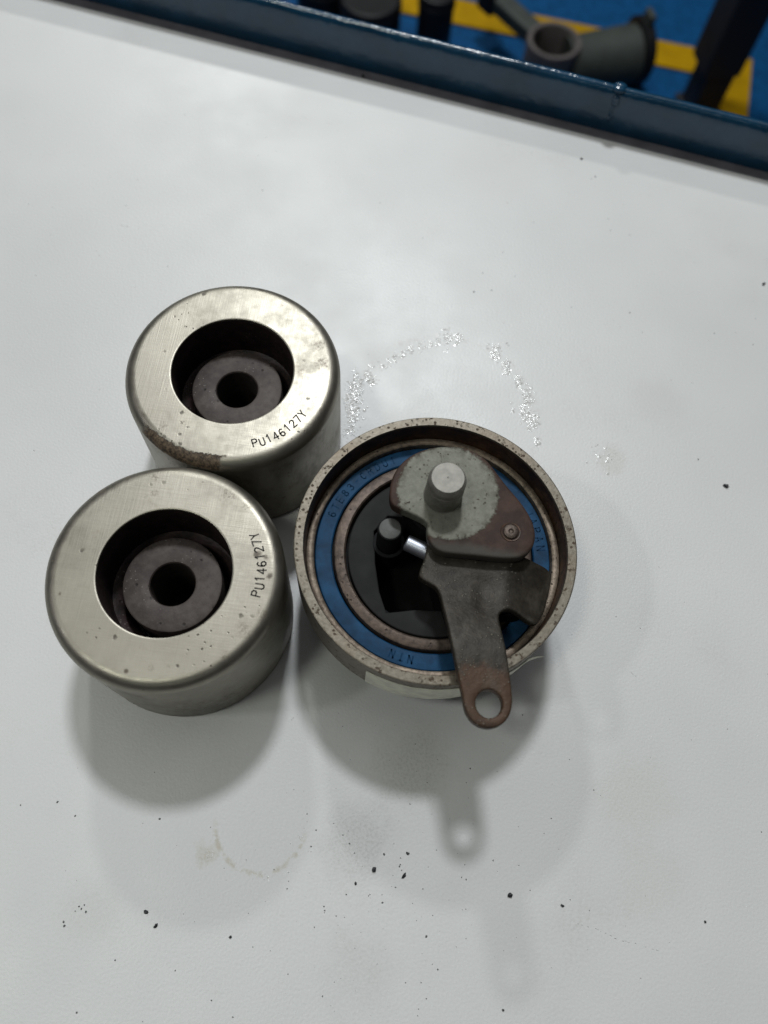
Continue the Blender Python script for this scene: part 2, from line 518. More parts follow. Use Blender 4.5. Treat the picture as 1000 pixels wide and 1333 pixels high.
def plate(mb, outline, holes, zf, thick, grid=1.6, edge=0.6):
    """a sheet of metal: outline and holes in xy, top surface z = zf(x, y), edges rounded over by `edge`"""
    polys = [outline] + holes

    def inset(poly, d):
        n = len(poly)
        area = sum(poly[i][0] * poly[(i + 1) % n][1] - poly[(i + 1) % n][0] * poly[i][1] for i in range(n))
        s = 1 if area > 0 else -1
        out = []
        for i in range(n):
            a, b, c = poly[i - 1], poly[i], poly[(i + 1) % n]
            tx, ty = c[0] - a[0], c[1] - a[1]
            L = math.hypot(tx, ty) or 1
            out.append((b[0] - s * ty / L * d, b[1] + s * tx / L * d))
        return out

    tops = [inset(outline, edge)] + [inset(h, -edge) for h in holes]
    pts, edges = [], []
    for poly in tops:
        o = len(pts)
        pts += poly
        edges += [(o + i, o + (i + 1) % len(poly)) for i in range(len(poly))]
    nb = len(pts)
    if grid:
        xs = [p[0] for p in outline]
        ys = [p[1] for p in outline]
        x = min(xs)
        while x < max(xs):
            y = min(ys)
            while y < max(ys):
                p = (x, y)
                if inside(p, tops[0]) and not any(inside(p, h) for h in tops[1:]) and min(seg_dist(p, q) for q in tops) > grid * 0.5:
                    pts.append(p)
                y += grid
            x += grid
    vs, es, fs, *_ = delaunay_2d_cdt([Vector(p) for p in pts], edges, [], 0, 1e-5)
    keep = []
    for f in fs:
        c = (sum(vs[i][0] for i in f) / len(f), sum(vs[i][1] for i in f) / len(f))
        if inside(c, tops[0]) and not any(inside(c, h) for h in tops[1:]):
            keep.append(tuple(f))
    n = len(vs)
    o = len(mb.v)
    mb.v += [(v[0], v[1], zf(v[0], v[1])) for v in vs]
    mb.v += [(v[0], v[1], zf(v[0], v[1]) - thick) for v in vs]
    mb.f += [tuple(i + o for i in f) for f in keep] + [tuple(i + o + n for i in reversed(f)) for f in keep]
    # rounded wall
    k0 = 0
    for poly, top in zip(polys, tops):
        m = len(poly)
        rings = [[o + k0 + i for i in range(m)]]
        for (t, dz) in ((0.5, 0.13), (0.85, 0.45), (1.0, 1.0)):
            r = []
            for a, b in zip(top, poly):
                x, y = a[0] + (b[0] - a[0]) * t, a[1] + (b[1] - a[1]) * t
                r.append(len(mb.v))
                mb.v.append((x, y, zf(a[0], a[1]) - edge * dz))
            rings.append(r)
        r = []
        for a, b in zip(top, poly):
            r.append(len(mb.v))
            mb.v.append((b[0], b[1], zf(a[0], a[1]) - thick))
        rings.append(r)
        rings.append([o + n + k0 + i for i in range(m)])
        for a, b in zip(rings, rings[1:]):
            for i in range(m):
                j = (i + 1) % m
                mb.f.append((a[i], a[j], b[j], b[i]))
        k0 += m
    return mb


GLYPH = {
    'P': [[(0, 0), (0, 1), (.38, 1), (.55, .88), (.55, .62), (.38, .5), (0, .5)]],
    'U': [[(0, 1), (0, .25), (.1, .06), (.28, 0), (.46, .06), (.56, .25), (.56, 1)]],
    '1': [[(.12, .8), (.3, 1), (.3, 0)]],
    '4': [[(.42, 0), (.42, 1), (0, .32), (.58, .32)]],
    '6': [[(.5, .9), (.3, 1), (.1, .86), (0, .5), (.02, .2), (.16, .02), (.36, .0), (.52, .15), (.52, .38), (.38, .54), (.16, .52), (.02, .34)]],
    '2': [[(.02, .8), (.12, .96), (.3, 1), (.48, .94), (.55, .76), (.46, .56), (0, 0), (.56, 0)]],
    '7': [[(0, 1), (.56, 1), (.22, 0)]],
    'Y': [[(0, 1), (.28, .5), (.56, 1)], [(.28, .5), (.28, 0)]],
    'N': [[(0, 0), (0, 1), (.56, 0), (.56, 1)]],
    'T': [[(0, 1), (.56, 1)], [(.28, 1), (.28, 0)]],
    'J': [[(.46, 1), (.46, .22), (.34, .04), (.16, .02), (.02, .2)]],
    'A': [[(0, 0), (.28, 1), (.56, 0)], [(.1, .36), (.46, .36)]],
    'E': [[(.54, 1), (0, 1), (0, 0), (.54, 0)], [(0, .52), (.44, .52)]],
    '8': [[(.28, .54), (.08, .66), (.06, .86), (.28, 1), (.5, .86), (.48, .66), (.28, .54), (.02, .36), (.04, .1), (.28, 0), (.52, .1), (.54, .36), (.28, .54)]],
    '3': [[(.02, .88), (.26, 1), (.5, .86), (.46, .62), (.24, .54), (.5, .42), (.54, .16), (.28, 0), (0, .12)]],
    '-': [[(.08, .5), (.48, .5)]],
    'C': [[(.54, .82), (.34, 1), (.12, .9), (0, .6), (0, .38), (.12, .1), (.34, 0), (.54, .18)]],
    'R': [[(0, 0), (0, 1), (.38, 1), (.54, .88), (.54, .64), (.38, .52), (0, .52)], [(.3, .52), (.56, 0)]],
    'D': [[(0, 0), (0, 1), (.3, 1), (.52, .8), (.56, .5), (.52, .2), (.3, 0), (0, 0)]],
}


def arc_text(text, radius, a0, a1, z, h, sw, outward_tops, jitter=0.0, thick=0.05):
    """thin stroked characters set along an arc; a0..a1 degrees are the centres of the first and last one"""
    mb = MB()
    n = len(text)
    rnd = random.Random(len(text) * 7 + int(radius * 10))
    for i, ch in enumerate(text):
        if ch == ' ':
            continue
        a = R(a0 + (a1 - a0) * i / max(1, n - 1))
        rad = Vector((math.cos(a), math.sin(a), 0))
        up = rad if outward_tops else -rad
        tx = Vector((up.y, -up.x, 0))
        c = rad * (radius + rnd.uniform(-jitter, jitter)) + Vector((0, 0, z))
        for st in GLYPH[ch]:
            p = [c + tx * ((x - .28) * h) + up * ((y - .5) * h) for x, y in st]
            for q, r in zip(p, p[1:]):
                d = (r - q)
                if d.length < 1e-6:
                    continue
                d.normalize()
                s = Vector((-d.y, d.x, 0)) * (sw / 2)
                q2, r2 = q - d * sw * .4, r + d * sw * .4
                lo = [q2 - s, r2 - s, r2 + s, q2 + s]
                hi = [v + Vector((0, 0, thick)) for v in lo]
                mb.add([tuple(v) for v in lo + hi], [(4, 5, 6, 7), (0, 1, 5, 4), (1, 2, 6, 5), (2, 3, 7, 6), (3, 0, 4, 7)])
    return mb


def thing(name, label, cat, loc=(0, 0, 0), group=None):
    o = bpy.data.objects.new(name, None)
    o.empty_display_size = 0.02
    o.location = tuple(c * MM for c in loc)
    COL.objects.link(o)
    tag(o, label, cat, group)
    return o


def tag(o, label, cat, group=None):
    o['label'] = label
    o['category'] = cat
    if group:
        o['group'] = group
    return o


# ------------------------------------------------------------------ the setting: floor
ZF = -700.0
fl = MB()
fl.add([(-3000, -2500, ZF), (3500, -2500, ZF), (3500, 5000, ZF), (-3000, 5000, ZF)], [(0, 1, 2, 3)])
o = fl.build("floor", M_floor, smooth=None, fix=False)
o['kind'] = 'structure'
# yellow marking: long strip and its short return towards the bench
P = [at(500, -12, ZF), at(860, 62, ZF), at(978, 80, ZF)]
ang = math.atan2(P[1][1] - P[0][1], P[1][0] - P[0][0])
fm = MB()
ux, uy = math.cos(ang), math.sin(ang)
nx, ny = uy, -ux
c0 = P[2]
L, Wd = 1500, 58
rt = MB()


def quad(mb, p, z0=ZF + 4):
    mb.add([(x, y, z0) for x, y in p] + [(x, y, ZF + 1) for x, y in p],
           [(0, 1, 2, 3), (0, 4, 5, 1), (1, 5, 6, 2), (2, 6, 7, 3), (3, 7, 4, 0)])


quad(rt, [(c0[0] - ux * L, c0[1] - uy * L), (c0[0] - ux * L + nx * Wd, c0[1] - uy * L + ny * Wd), (c0[0] + nx * Wd, c0[1] + ny * Wd), c0])
quad(rt, [(c0[0] + nx * Wd, c0[1] + ny * Wd), (c0[0] - ux * 68 + nx * Wd, c0[1] - uy * 68 + ny * Wd),
          (c0[0] - ux * 68 + nx * 900, c0[1] - uy * 68 + ny * 900), (c0[0] + nx * 900, c0[1] + ny * 900)])
o = rt.build("floor_marking", M_yellow, smooth=None)
o['kind'] = 'structure'

# ------------------------------------------------------------------ the workbench
bench = thing("workbench", "white topped workbench with a raised blue steel rail along its far edge", "workbench", (0, 0, 0))
TA = math.atan(-0.168)
TM = Matrix.Translation(Vector((0, 283.7, 0))) @ Matrix.Rotation(TA, 4, 'Z')
tb = MB()
tb.box((0, -304.9, -1.5), (1100, 600, 3.0), TM)
tb.build("tabletop", M_table, bench, smooth=None, bevel=0.6)
ch = MB()
ch.box((0, -301.1, -4.9), (1098, 602, 3.4), TM)
ch.box((0, -2.4, -2.0), (1098, 4.7, 2.6), TM)
ch.build("support_plate", M_channel, bench, smooth=None)
# rail: an upright flange with a rounded top edge, slightly wavy hand-cut steel
ra = MB()
N = 220
prof = [(0.0, -40), (0.0, -6), (0.0, 8), (0.05, 13.5), (0.3, 15.6), (0.9, 17.0), (1.7, 17.8), (2.6, 18.0), (3.5, 17.7), (4.1, 16.8), (4.4, 15.0), (4.4, -40)]
rows = []
for i in range(N + 1):
    x = -550 + 1100 * i / N
    row = []
    for (y, z) in prof:
        wv = 0.25 * mnoise.noise(Vector((x * 0.02, 3.1, 0))) + 0.12 * mnoise.noise(Vector((x * 0.11, 9.1, z * .05)))
        v = TM @ Vector((x, y + wv, z + (wv if z > 0 else 0)))
        row.append(len(ra.v))
        ra.v.append(tuple(v))
    rows.append(row)
for a, b in zip(rows, rows[1:]):
    for i in range(len(prof)):
        j = (i + 1) % len(prof)
        ra.f.append((a[i], a[j], b[j], b[i]))
ra.f.append(tuple(rows[0]))
ra.f.append(tuple(rows[-1]))
rail = ra.build("edge_rail", M_rail, bench, smooth=50)
# weld where two lengths of rail meet
wx, wy = at(806, 121, 18)
we = MB()
loc = TM.inverted() @ Vector((wx, wy, 0))
rn = random.Random(3)
for k in range(9):
    z = 17.2 - k * 1.5 if k > 1 else 17.6
    y = -0.05 if k > 1 else 1.4 + 1.7 * k
    s = (2.6, 1.1) if k < 2 else ((1.5, 0.7) if k < 4 else (0.6, 0.35))
    lob = MB()
    lob.lathe([(0, -1)] + [(math.cos(t), math.sin(t)) for t in np.linspace(-1.2, 1.2, 6)] + [(0, 1)], 14)
    mt = TM @ Matrix.Translation(Vector((loc.x + rn.uniform(-.5, .5), y, z))) @ Matrix.Diagonal((s[0], s[1] * 1.6 if k < 2 else s[1], s[1] if k < 2 else 1.6, 1))
    we.add(lob.v, lob.f, mt)
we.build("weld_bead", M_rail, rail, smooth=60)
# under-frame and legs (below the top, out of the picture)
fr = MB()
fr.box((0, -300, -26), (1060, 560, 38), TM)
fr.build("under_frame", M_rail, bench, smooth=None)
for sx in (-1, 1):
    for yy in (-560, -60):
        lg = MB()
        lg.box((sx * 500, yy, (ZF - 45) / 2), (40, 40, -ZF - 45), TM)
        lg.build("leg", M_rail, bench, smooth=None)


# ------------------------------------------------------------------ the two plain idler pulleys
def pulley(label, loc, steel, a_text):
    t = thing("idler_pulley", label, "pulley", loc, "plain steel idler pulleys side by side")
    h, Ro, rb, rh = 41.0, 30.0, 3.3, 16.85
    pr = [(27.6, 0.0), (29.0, 0.0), (29.7, 0.5), (Ro, 1.4), (Ro, 12), (Ro, 24)]
    pr += [(Ro - rb + rb * math.cos(a), h - rb + rb * math.sin(a)) for a in np.linspace(0, math.pi / 2, 10)]
    pr += [(Ro - rb - 0.25, h), (Ro - rb - 0.8, h), (22, h), (rh + 0.9, h), (rh + 0.5, h), (rh + 0.35, h), (rh + 0.1, h - 0.1), (rh, h - 0.35), (rh, h - 0.6), (rh + 0.5, h - 0.9), (27.6, h - 3.6)]
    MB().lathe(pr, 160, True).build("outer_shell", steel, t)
    MB().lathe([(20.5, h - 3.6), (20.5, h - 2.2), (rh + 0.4, h - 0.95), (rh + 0.1, h - 1.2), (rh - 0.1, h - 9), (rh - 0.2, h - 16.5), (rh - 0.2, h - 15.5), (14.6, h - 16.6), (13.9, h - 17.6), (13.7, h - 26), (20.5, h - 26)], 128, True).build("inner_race", M_cavity, t)
    MB().lathe([(20.6, h - 4), (27.4, h - 4), (27.4, 3), (20.6, 3)], 96, True).build("bearing", M_rubber_shade, t)
    hz = h - 10.6
    hub = MB().lathe([(12.4, 0.6), (12.98, 1.2), (12.98, hz - 0.5), (12.8, hz - 0.15), (12.4, hz), (6.6, hz), (6.15, hz - 0.12), (5.88, hz - 0.5), (5.88, 0.6)], 112, True).build("hub", M_hub, t)
    MB().lathe([(0, 0.8), (5.8, 0.8), (5.8, 3.0), (0, 3.0)], 48).build("bore_bottom", M_bore, hub)
    mk = arc_text("PU146127Y", 24.0, a_text[0], a_text[1], h - 0.015, 2.2, 0.37, False, 0.22)
    mk.build("stamped_code", M_ink, t, smooth=None)["kind"] = "stuff"
    return t


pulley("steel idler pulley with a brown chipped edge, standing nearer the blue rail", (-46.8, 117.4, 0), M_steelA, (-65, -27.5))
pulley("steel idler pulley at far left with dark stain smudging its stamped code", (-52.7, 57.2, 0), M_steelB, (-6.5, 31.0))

# ------------------------------------------------------------------ the belt tensioner
CX, CY = 14.6, 75.0
T = thing("belt_tensioner", "rusty belt tensioner pulley with blue bearing seal, dark lever arm and upright stud", "tensioner", (CX, CY, 0))


def atc(px, py, z):
    x, y = at(px, py, z)
    return (x - CX, y - CY)


H = 38.1
shell = MB().lathe([(36.2, 19.0), (36.9, 19.2), (37.25, 19.8), (37.25, 28), (37.25, H - 1.0), (37.25, H - 0.3), (37.17, H - 0.08), (37.0, H), (36.8, H), (36.2, H),
                    (35.4, H), (35.0, H), (34.82, H), (34.74, H - 0.08), (34.7, H - 0.4), (34.6, H - 0.6), (36.2, H - 0.9)], 200, True).build("outer_shell", M_rim, T)
MB().lathe([(34.62, H - 0.62), (34.55, 34), (34.3, 30.6), (34.3, 22), (36.1, 22), (36.1, H - 1.0)], 180, True).build("inner_wall", M_rustwall, T)
MB().lathe([(34.25, 30.1), (34.2, 30.9), (33.9, 31.1), (32.75, 31.1), (32.3, 30.8), (32.15, 30.0), (32.15, 22), (34.25, 22)], 180, True).build("outer_race", M_lip, T)
seal = MB().lathe([(31.95, 29.2), (31.7, 29.5), (29.9, 29.62), (27.75, 29.5), (27.45, 29.2), (27.45, 26), (31.95, 26)], 180, True).build("bearing_seal", M_seal, T)
for word, a0, a1, hh, sw in (("JAPAN", 31, 10.5, 2.1, 0.32), ("NTN", -96, -105.5, 1.9, 0.42), ("6TE83-CRDU1", 165, 118, 2.0, 0.30)):
    mk = arc_text(word, 29.75, a0, a1, 29.6, hh, sw, True, thick=0.025).build("seal_lettering", M_sealmark, seal, smooth=None)
    mk['kind'] = 'stuff'
MB().lathe([(34.4, 27.5), (20, 27.5), (20, 20), (34.4, 20)], 96, True).build("race_gap_rubber", M_rubber_shade, T)
MB().lathe([(27.0, 29.4), (26.7, 30.3), (26.3, 30.5), (24.2, 30.5), (23.8, 30.2), (23.6, 29), (23.6, 20), (27.0, 20)], 160, True).build("inner_race", M_race, T)
# hub disc with its deep dark pocket
circ = [(23.1 * math.cos(2 * math.pi * i / 96), 23.1 * math.sin(2 * math.pi * i / 96)) for i in range(96)]
pocket = [atc(x, y, 29) for x, y in ((487, 692), (489, 735), (494, 770), (503, 798), (521, 796), (540, 794), (585, 796), (620, 760), (620, 720), (575, 700), (545, 675), (505, 672))]
pocket = [p if math.hypot(*p) < 21 else (p[0] * 21 / math.hypot(*p), p[1] * 21 / math.hypot(*p)) for p in pocket]
db = plate(MB(), circ, [pocket], lambda x, y: 29.2, 9.0, grid=None, edge=0.4)
db.build("hub_disc", M_disc, T, smooth=30)
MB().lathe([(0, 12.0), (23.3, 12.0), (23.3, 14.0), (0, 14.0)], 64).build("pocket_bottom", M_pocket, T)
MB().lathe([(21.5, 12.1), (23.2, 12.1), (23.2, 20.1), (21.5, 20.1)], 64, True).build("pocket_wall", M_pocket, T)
MB().lathe([(0, 0), (22.6, 0), (23.3, 0.7), (23.3, 11.9), (0, 11.9)], 96).build("mounting_boss", M_disc, T)
# small upright pin in the pocket
px_, py_ = atc(508, 688, 39)
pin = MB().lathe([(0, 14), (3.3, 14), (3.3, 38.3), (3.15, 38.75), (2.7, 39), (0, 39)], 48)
pin = pin.build("guide_pin", M_rubber_shade, T, loc=(px_, py_, 0))  # shade on the pin's side is put into its black colour
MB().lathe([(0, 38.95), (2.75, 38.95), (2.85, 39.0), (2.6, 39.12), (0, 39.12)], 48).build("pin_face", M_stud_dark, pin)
cb = MB().lathe([(3.5, 28.5), (4.4, 28.5), (4.4, 29.5), (4.2, 29.6), (3.5, 29.6)], 48, True)
cb.build("pin_collar", M_rubber_shade, T, loc=(px_ + 0.2, py_ - 0.4, 0))
# bright plunger rod lying between pin and lever
ax, ay = atc(529, 706, 36.5)
bx, by = atc(575, 728, 36.5)
dv = Vector((bx - ax, by - ay, 0))
rot = Vector((0, 0, 1)).rotation_difference(dv.normalized()).to_matrix().to_4x4()
rod = MB().lathe([(0, 0), (1.95, 0), (2.2, 0.3), (2.2, dv.length), (0, dv.length)], 40, mat=Matrix.Translation(Vector((ax, ay, 36.5))) @ rot)
rod.build("plunger_rod", M_rod, T)
# cam body that carries bracket and lever
body = [(9.5 * math.cos(a), 10.6 + 9.5 * math.sin(a)) for a in np.linspace(0, 2 * math.pi, 40, endpoint=False)]
plate(MB(), body, [], lambda x, y: 41.3, 20, grid=None, edge=0.3).build("cam_body", M_pocket, T, smooth=30)

# lever: a pressed plate, its right wing folded down, its arm rising a little to the eye
def zlev(x, y):
    z = 41.2
    t = max(0.0, min(1.0, (-9.0 - y) / 22.0))
    z += 5.0 * t * t * (3 - 2 * t)
    wx_ = max(0.0, x - 14.5)
    if y > -24:
        k = max(0.0, min(1.0, (y + 24) / 6.0))
        z += k * (0.55 * math.exp(-((x - 19) / 3.0) ** 2) - 0.020 * wx_ * wx_)
    lx = max(0.0, -1.0 - x)
    z -= 0.10 * lx * lx
    if -24 < y < -4:                                  # shallow hollow between arm and wing
        z -= 0.7 * math.exp(-((x - 13.2) / 2.2) ** 2 - ((y + 15) / 5.0) ** 2)
    return z


def atlev(px, py):
    z = 43.0
    for _ in range(8):
        p = atc(px, py, z)
        z = zlev(*p)
    return p


lev_px = [(590, 684), (565, 690), (556, 700), (555, 722), (545, 746), (546, 752), (557, 758), (571, 766), (577, 790), (584, 820), (591, 852), (598, 885), (603, 908), (605, 922), (611, 935),
          (622, 945), (637, 949), (652, 945), (663, 934), (668, 917), (667, 900), (663, 868), (657, 835), (650, 808), (650, 799), (656, 794), (664, 793), (673, 797), (687, 808), (697, 813), (703, 808), (711, 788),
          (717, 762), (718, 747), (711, 739), (695, 731), (678, 722), (655, 700)]
lev = chaikin([atlev(*p) for p in lev_px], 2)
hc_ = atc(637, 916, 46.2)
hole = [(hc_[0] + 3.15 * math.cos(a), hc_[1] + 3.25 * math.sin(a)) for a in np.linspace(0, 2 * math.pi, 48, endpoint=False)]
plate(MB(), lev, [hole], zlev, 2.6, grid=1.3, edge=0.55).build("lever_arm", M_lever, T, smooth=50)
# unseen dark block added under the lever to stop side light reaching the notch
hs = chaikin([(1, 4), (20, -2), (25, -8), (25.5, -16), (18, -17), (16.5, -21), (17.6, -27), (8.5, -27), (5.2, -20), (2.6, -12), (0.5, -6)], 2)
plate(MB(), hs, [], lambda x, y: 37.0, 20, grid=None, edge=0.4).build("lever_shade_block", M_pocket, T, smooth=30)

# bracket over the lever, stud and rivet
br_px = [(508, 652), (507, 640), (510, 622), (519, 606), (532, 594), (550, 585), (575, 580), (600, 581), (618, 587), (634, 598), (648, 616), (660, 632), (674, 648), (687, 665), (696, 684), (698, 702), (692, 716), (680, 725),
         (665, 727), (645, 726), (620, 723), (596, 721), (576, 719), (564, 712), (557, 700), (556, 688), (557, 679), (535, 668), (513, 660)]
br = chaikin([atc(x, y, 45.2) for x, y in br_px], 2)
bracket = plate(MB(), br, [], lambda x, y: 45.2, 3.4, grid=2.5, edge=0.7).build("cam_bracket", M_bracket, T, smooth=50)
rx, ry = atc(665, 692.5, 45.2)
MB().lathe([(2.75, 45.1), (2.55, 45.35), (2.25, 45.3), (2.0, 45.0)], 40, True).build("rivet_recess", M_rustwall, bracket, loc=(rx, ry, 0))
MB().lathe([(0, 45.55), (0.35, 45.55), (0.7, 45.9), (1.35, 45.95), (1.85, 45.7), (2.05, 45.1), (0, 45.05)], 40).build("rivet", M_race, bracket, loc=(rx, ry, 0))
sx_, sy_ = 0.0, 10.6
st = [(0, 56.2 - 0.1), (0.12, 56.2 - 0.1), (0.25, 56.2), (4.05, 56.2), (4.15, 56.1), (4.75, 54.9), (4.85, 54.4), (4.85, 53.6), (4.7, 53.3), (4.7, 52.6), (4.85, 52.3), (4.9, 48), (4.9, 45.6), (5.1, 45.25), (5.1, 44.9), (0, 44.9)]
MB().lathe(st, 80).build("stud", M_stud, T, smooth=18, loc=(sx_, sy_, 0))

# strip of cream tape round the front of the shell, its end torn and sticking out
tp = MB()
n = 60
for i in range(n + 1):
    a = R(-112 + 76 * i / n)
    r = 37.33 + 0.05 * mnoise.noise(Vector((i * .4, 0, 0)))
    lo = 20.0 + 0.5 * mnoise.noise(Vector((i * .25, 5, 0)))
    hi = 33.5 + 0.6 * mnoise.noise(Vector((i * .3, 9, 0))) - (8 * max(0, (i - 40) / 20.0))
    k = max(0, (i - 55) / 5.0)
    r2 = r + 2.4 * k * k
    for (rr, z) in ((r2, lo + 5 * k), (r2, hi), (r2 + 0.18, hi), (r2 + 0.18, lo + 5 * k)):
        tp.v.append((rr * math.cos(a), rr * math.sin(a), z))
for i in range(n):
    for j in range(4):
        k = (j + 1) % 4
        tp.f.append((4 * i + j, 4 * i + k, 4 * i + 4 + k, 4 * i + 4 + j))
tp.f += [(0, 1, 2, 3), (4 * n, 4 * n + 1, 4 * n + 2, 4 * n + 3)]
tp.build("tape_strip", M_tape, T, smooth=40)


# ------------------------------------------------------------------ crumbs on the bench
def crumb_mesh(r, seed, stretch=(1, 1, .6)):
    bm = bmesh.new()
    bmesh.ops.create_icosphere(bm, subdivisions=2, radius=1.0)
    rn = random.Random(seed)
    off = Vector((rn.random() * 50, rn.random() * 50, rn.random() * 50))
    rz = Matrix.Rotation(rn.random() * 6.28, 4, 'Z')
    mb = MB()
    vs = []
    for v in bm.verts:
        k = 1 + 0.55 * mnoise.noise(v.co * 1.6 + off)
        p = Vector((v.co.x * stretch[0], v.co.y * stretch[1], v.co.z * stretch[2])) * (r * k)
        p = rz @ p
        vs.append((p.x, p.y, max(p.z, -0.45 * r * stretch[2]) + 0.45 * r * stretch[2]))
    mb.add(vs, [tuple(v.index for v in f.verts) for f in bm.faces])
    bm.free()
    return mb


G = "black crumbs scattered on the white tabletop"
CR = [((945, 633), 1.15, (1.2, .8, .6), "black crumb lying alone to the right of the blue-sealed tensioner"),
      ((994, 370), .95, (1.2, .7, .6), "black crumb nearest the right edge of the photo, above the lone one"),
      ((664, 1165), .95, (1, .95, .7), "round black crumb beside the long faint lever shadow at lower right"),
      ((487, 1132), .95, (.9, 1, .7), "rounded black crumb, biggest of the cluster below the tensioner's shadow"),
      ((526, 1140), .85, (1.4, .6, .5), "rod-shaped black crumb just right of the biggest rounded crumb"),
      ((531, 1111), .6, (1.1, .8, .6), "small black crumb above the rod-shaped crumb, near the tensioner's shadow"),
      ((463, 1150), .55, (1.2, .7, .6), "small black crumb below and left of the biggest rounded crumb"),
      ((732, 1179), .6, (.8, 1.2, .6), "small oval black crumb right of the faint lever shadow"),
      ((190, 1187), .75, (1.2, .8, .6), "upper of the two black crumbs below the left pulley's shadow"),
      ((203, 1205), .75, (.7, 1.3, .6), "lower of the two black crumbs below the left pulley's shadow"),
      ((300, 1220), .55, (1, .9, .6), "small black crumb right of the paired crumbs at lower left"),
      ((473, 99), .95, (1, .9, .7), "black crumb lying against the foot of the blue rail"),
      ((757, 207), .7, (1, .9, .6), "small black crumb between the blue rail and the tensioner, at upper right"),
      ((655, 1315), .5, (1, .8, .6), "small black crumb at the very bottom of the photo"),
      ((918, 1200), .5, (1, .9, .6), "small black crumb alone in the lower right corner area")]
for i, (p, r, s, lab) in enumerate(CR):
    x, y = at(p[0], p[1], 0)
    o = crumb_mesh(r * 0.72, 11 + i, s).build("crumb", M_crumb, None, smooth=30, loc=(x, y, -0.03))
    tag(o, lab, "crumb", G)

# finer grit: nobody could count it
rn = random.Random(21)
gr = MB()
fixed = [(27, 1048), (98, 1062), (75, 1044), (208, 1066), (420, 1297), (150, 1250), (555, 1300), (405, 1102), (909, 598), (555, 1219), (570, 1262), (498, 1175), (617, 380), (640, 378), (660, 447), (662, 450), (820, 306),
         (103, 1180), (112, 1187), (106, 1183), (83, 1200), (84, 1205), (98, 1186), (110, 1178), (640, 600), (795, 300), (820, 407), (792, 285), (775, 230), (770, 233), (455, 1098), (500, 1112), (607, 1145), (601, 1142), (523, 1133), (520, 1128), (515, 1155), (300, 1345), (303, 1324), (100, 1318)]
for q in fixed:
    x, y = at(q[0], q[1], 0)
    c = crumb_mesh(rn.uniform(.17, .33), rn.randint(0, 9999), (1, .8, .5))
    gr.add([(a + x, b + y, d - .02) for a, b, d in c.v], c.f)
tets = [(0, 1, 2), (0, 2, 3), (0, 3, 1), (1, 3, 2)]
for k in range(560):
    if k < 190:
        x, y = rn.gauss(12, 26), rn.gauss(-8, 22)
    else:
        x, y = rn.uniform(-175, 135), rn.uniform(-50, 265)
    r = rn.choice((.08, .09, .11, .14, .18, .24)) * rn.uniform(.8, 1.2)
    a0 = rn.random() * 6.28
    vs = [(x, y, r * .9)] + [(x + r * rn.uniform(.7, 1.4) * math.cos(a0 + t), y + r * rn.uniform(.7, 1.4) * math.sin(a0 + t), -.005) for t in (0, 2.1, 4.2)]
    gr.add(vs, tets)
for pts_ in (((752, 1203), (775, 1209), (803, 1222)), ((800, 1222), (830, 1229), (858, 1238)), ((812, 868), (829, 881)), ((425, 160), (436, 161), (447, 159)), ((155, 293), (183, 298)), ((393, 151), (401, 156))):
    pp = [at(q[0], q[1], 0) for q in pts_]
    for a, b in zip(pp, pp[1:]):
        for k in range(9):
            t0, t1 = k / 9 + rn.uniform(-.02, .02), (k + rn.uniform(.4, 1.0)) / 9
            j = rn.uniform(-.12, .12)
            p0 = (a[0] + (b[0] - a[0]) * t0, a[1] + (b[1] - a[1]) * t0 + j)
            p1 = (a[0] + (b[0] - a[0]) * t1, a[1] + (b[1] - a[1]) * t1 + j)
            if rn.random() < .45:
                continue
            wd = rn.uniform(.025, .06)
            gr.add([(p0[0], p0[1] - wd, 0.004), (p1[0], p1[1] - wd, 0.004), (p1[0], p1[1] + wd, 0.004), (p0[0], p0[1] + wd, 0.004), ((p0[0] + p1[0]) / 2, (p0[1] + p1[1]) / 2, 0.05)],
                   [(0, 1, 4), (1, 2, 4), (2, 3, 4), (3, 0, 4)])
o = gr.build("grit", M_dust, None, smooth=None)
o['kind'] = 'stuff'
o['label'] = "fine dark grit sprinkled over the white tabletop"

# dried sparkling residue: the broken ring the tensioner left beside its new place
rs = MB()
rn = random.Random(5)


def blob(x, y, r, flat=1.0):
    n = 7
    a0 = rn.random() * 6.28
    h = r * rn.uniform(.2, .62) * flat
    rr = [r * rn.uniform(.6, 1.3) for _ in range(n)]
    st = rn.uniform(.5, 1)
    vs = [(x, y, h)]
    for (k, z) in ((.6, h * .75), (1, -.01)):
        vs += [(x + k * rr[i] * math.cos(a0 + 6.283 * i / n), y + st * k * rr[i] * math.sin(a0 + 6.283 * i / n), z) for i in range(n)]
    fs = [(0, 1 + i, 1 + (i + 1) % n) for i in range(n)] + [(1 + i, 1 + n + i, 1 + n + (i + 1) % n, 1 + (i + 1) % n) for i in range(n)]
    rs.add(vs, fs)


path = [((700, 575), 3, 40), ((692, 548), 8, 120), ((688, 520), 7, 110), ((676, 497), 5, 70), ((660, 478), 5, 90), ((645, 460), 6, 80), ((597, 440), 5, 40), ((582, 438), 7, 40), ((570, 444), 4, 14), ((560, 447), 3, 16), ((548, 451), 4, 16), ((535, 455), 4, 18), ((525, 460), 3, 14), ((515, 465), 4, 18), ((506, 471), 3, 10), ((497, 477), 3, 10),
        ((482, 491), 7, 50), ((465, 500), 9, 70), ((460, 520), 12, 100), ((462, 538), 9, 70), ((455, 560), 8, 40), ((722, 590), 8, 0), ((792, 598), 10, 14), ((780, 590), 10, 10), ((683, 534), 6, 60), ((668, 530), 6, 6)]
for q, s, n in path:
    for k in range(int(n * 1.5)):
        x, y = at(q[0] + rn.gauss(0, s * .55), q[1] + rn.gauss(0, s * .9), 0)
        blob(x, y, *((rn.uniform(.12, .4), 1.0) if rn.random() < .62 else (rn.uniform(.35, .85), .3)))
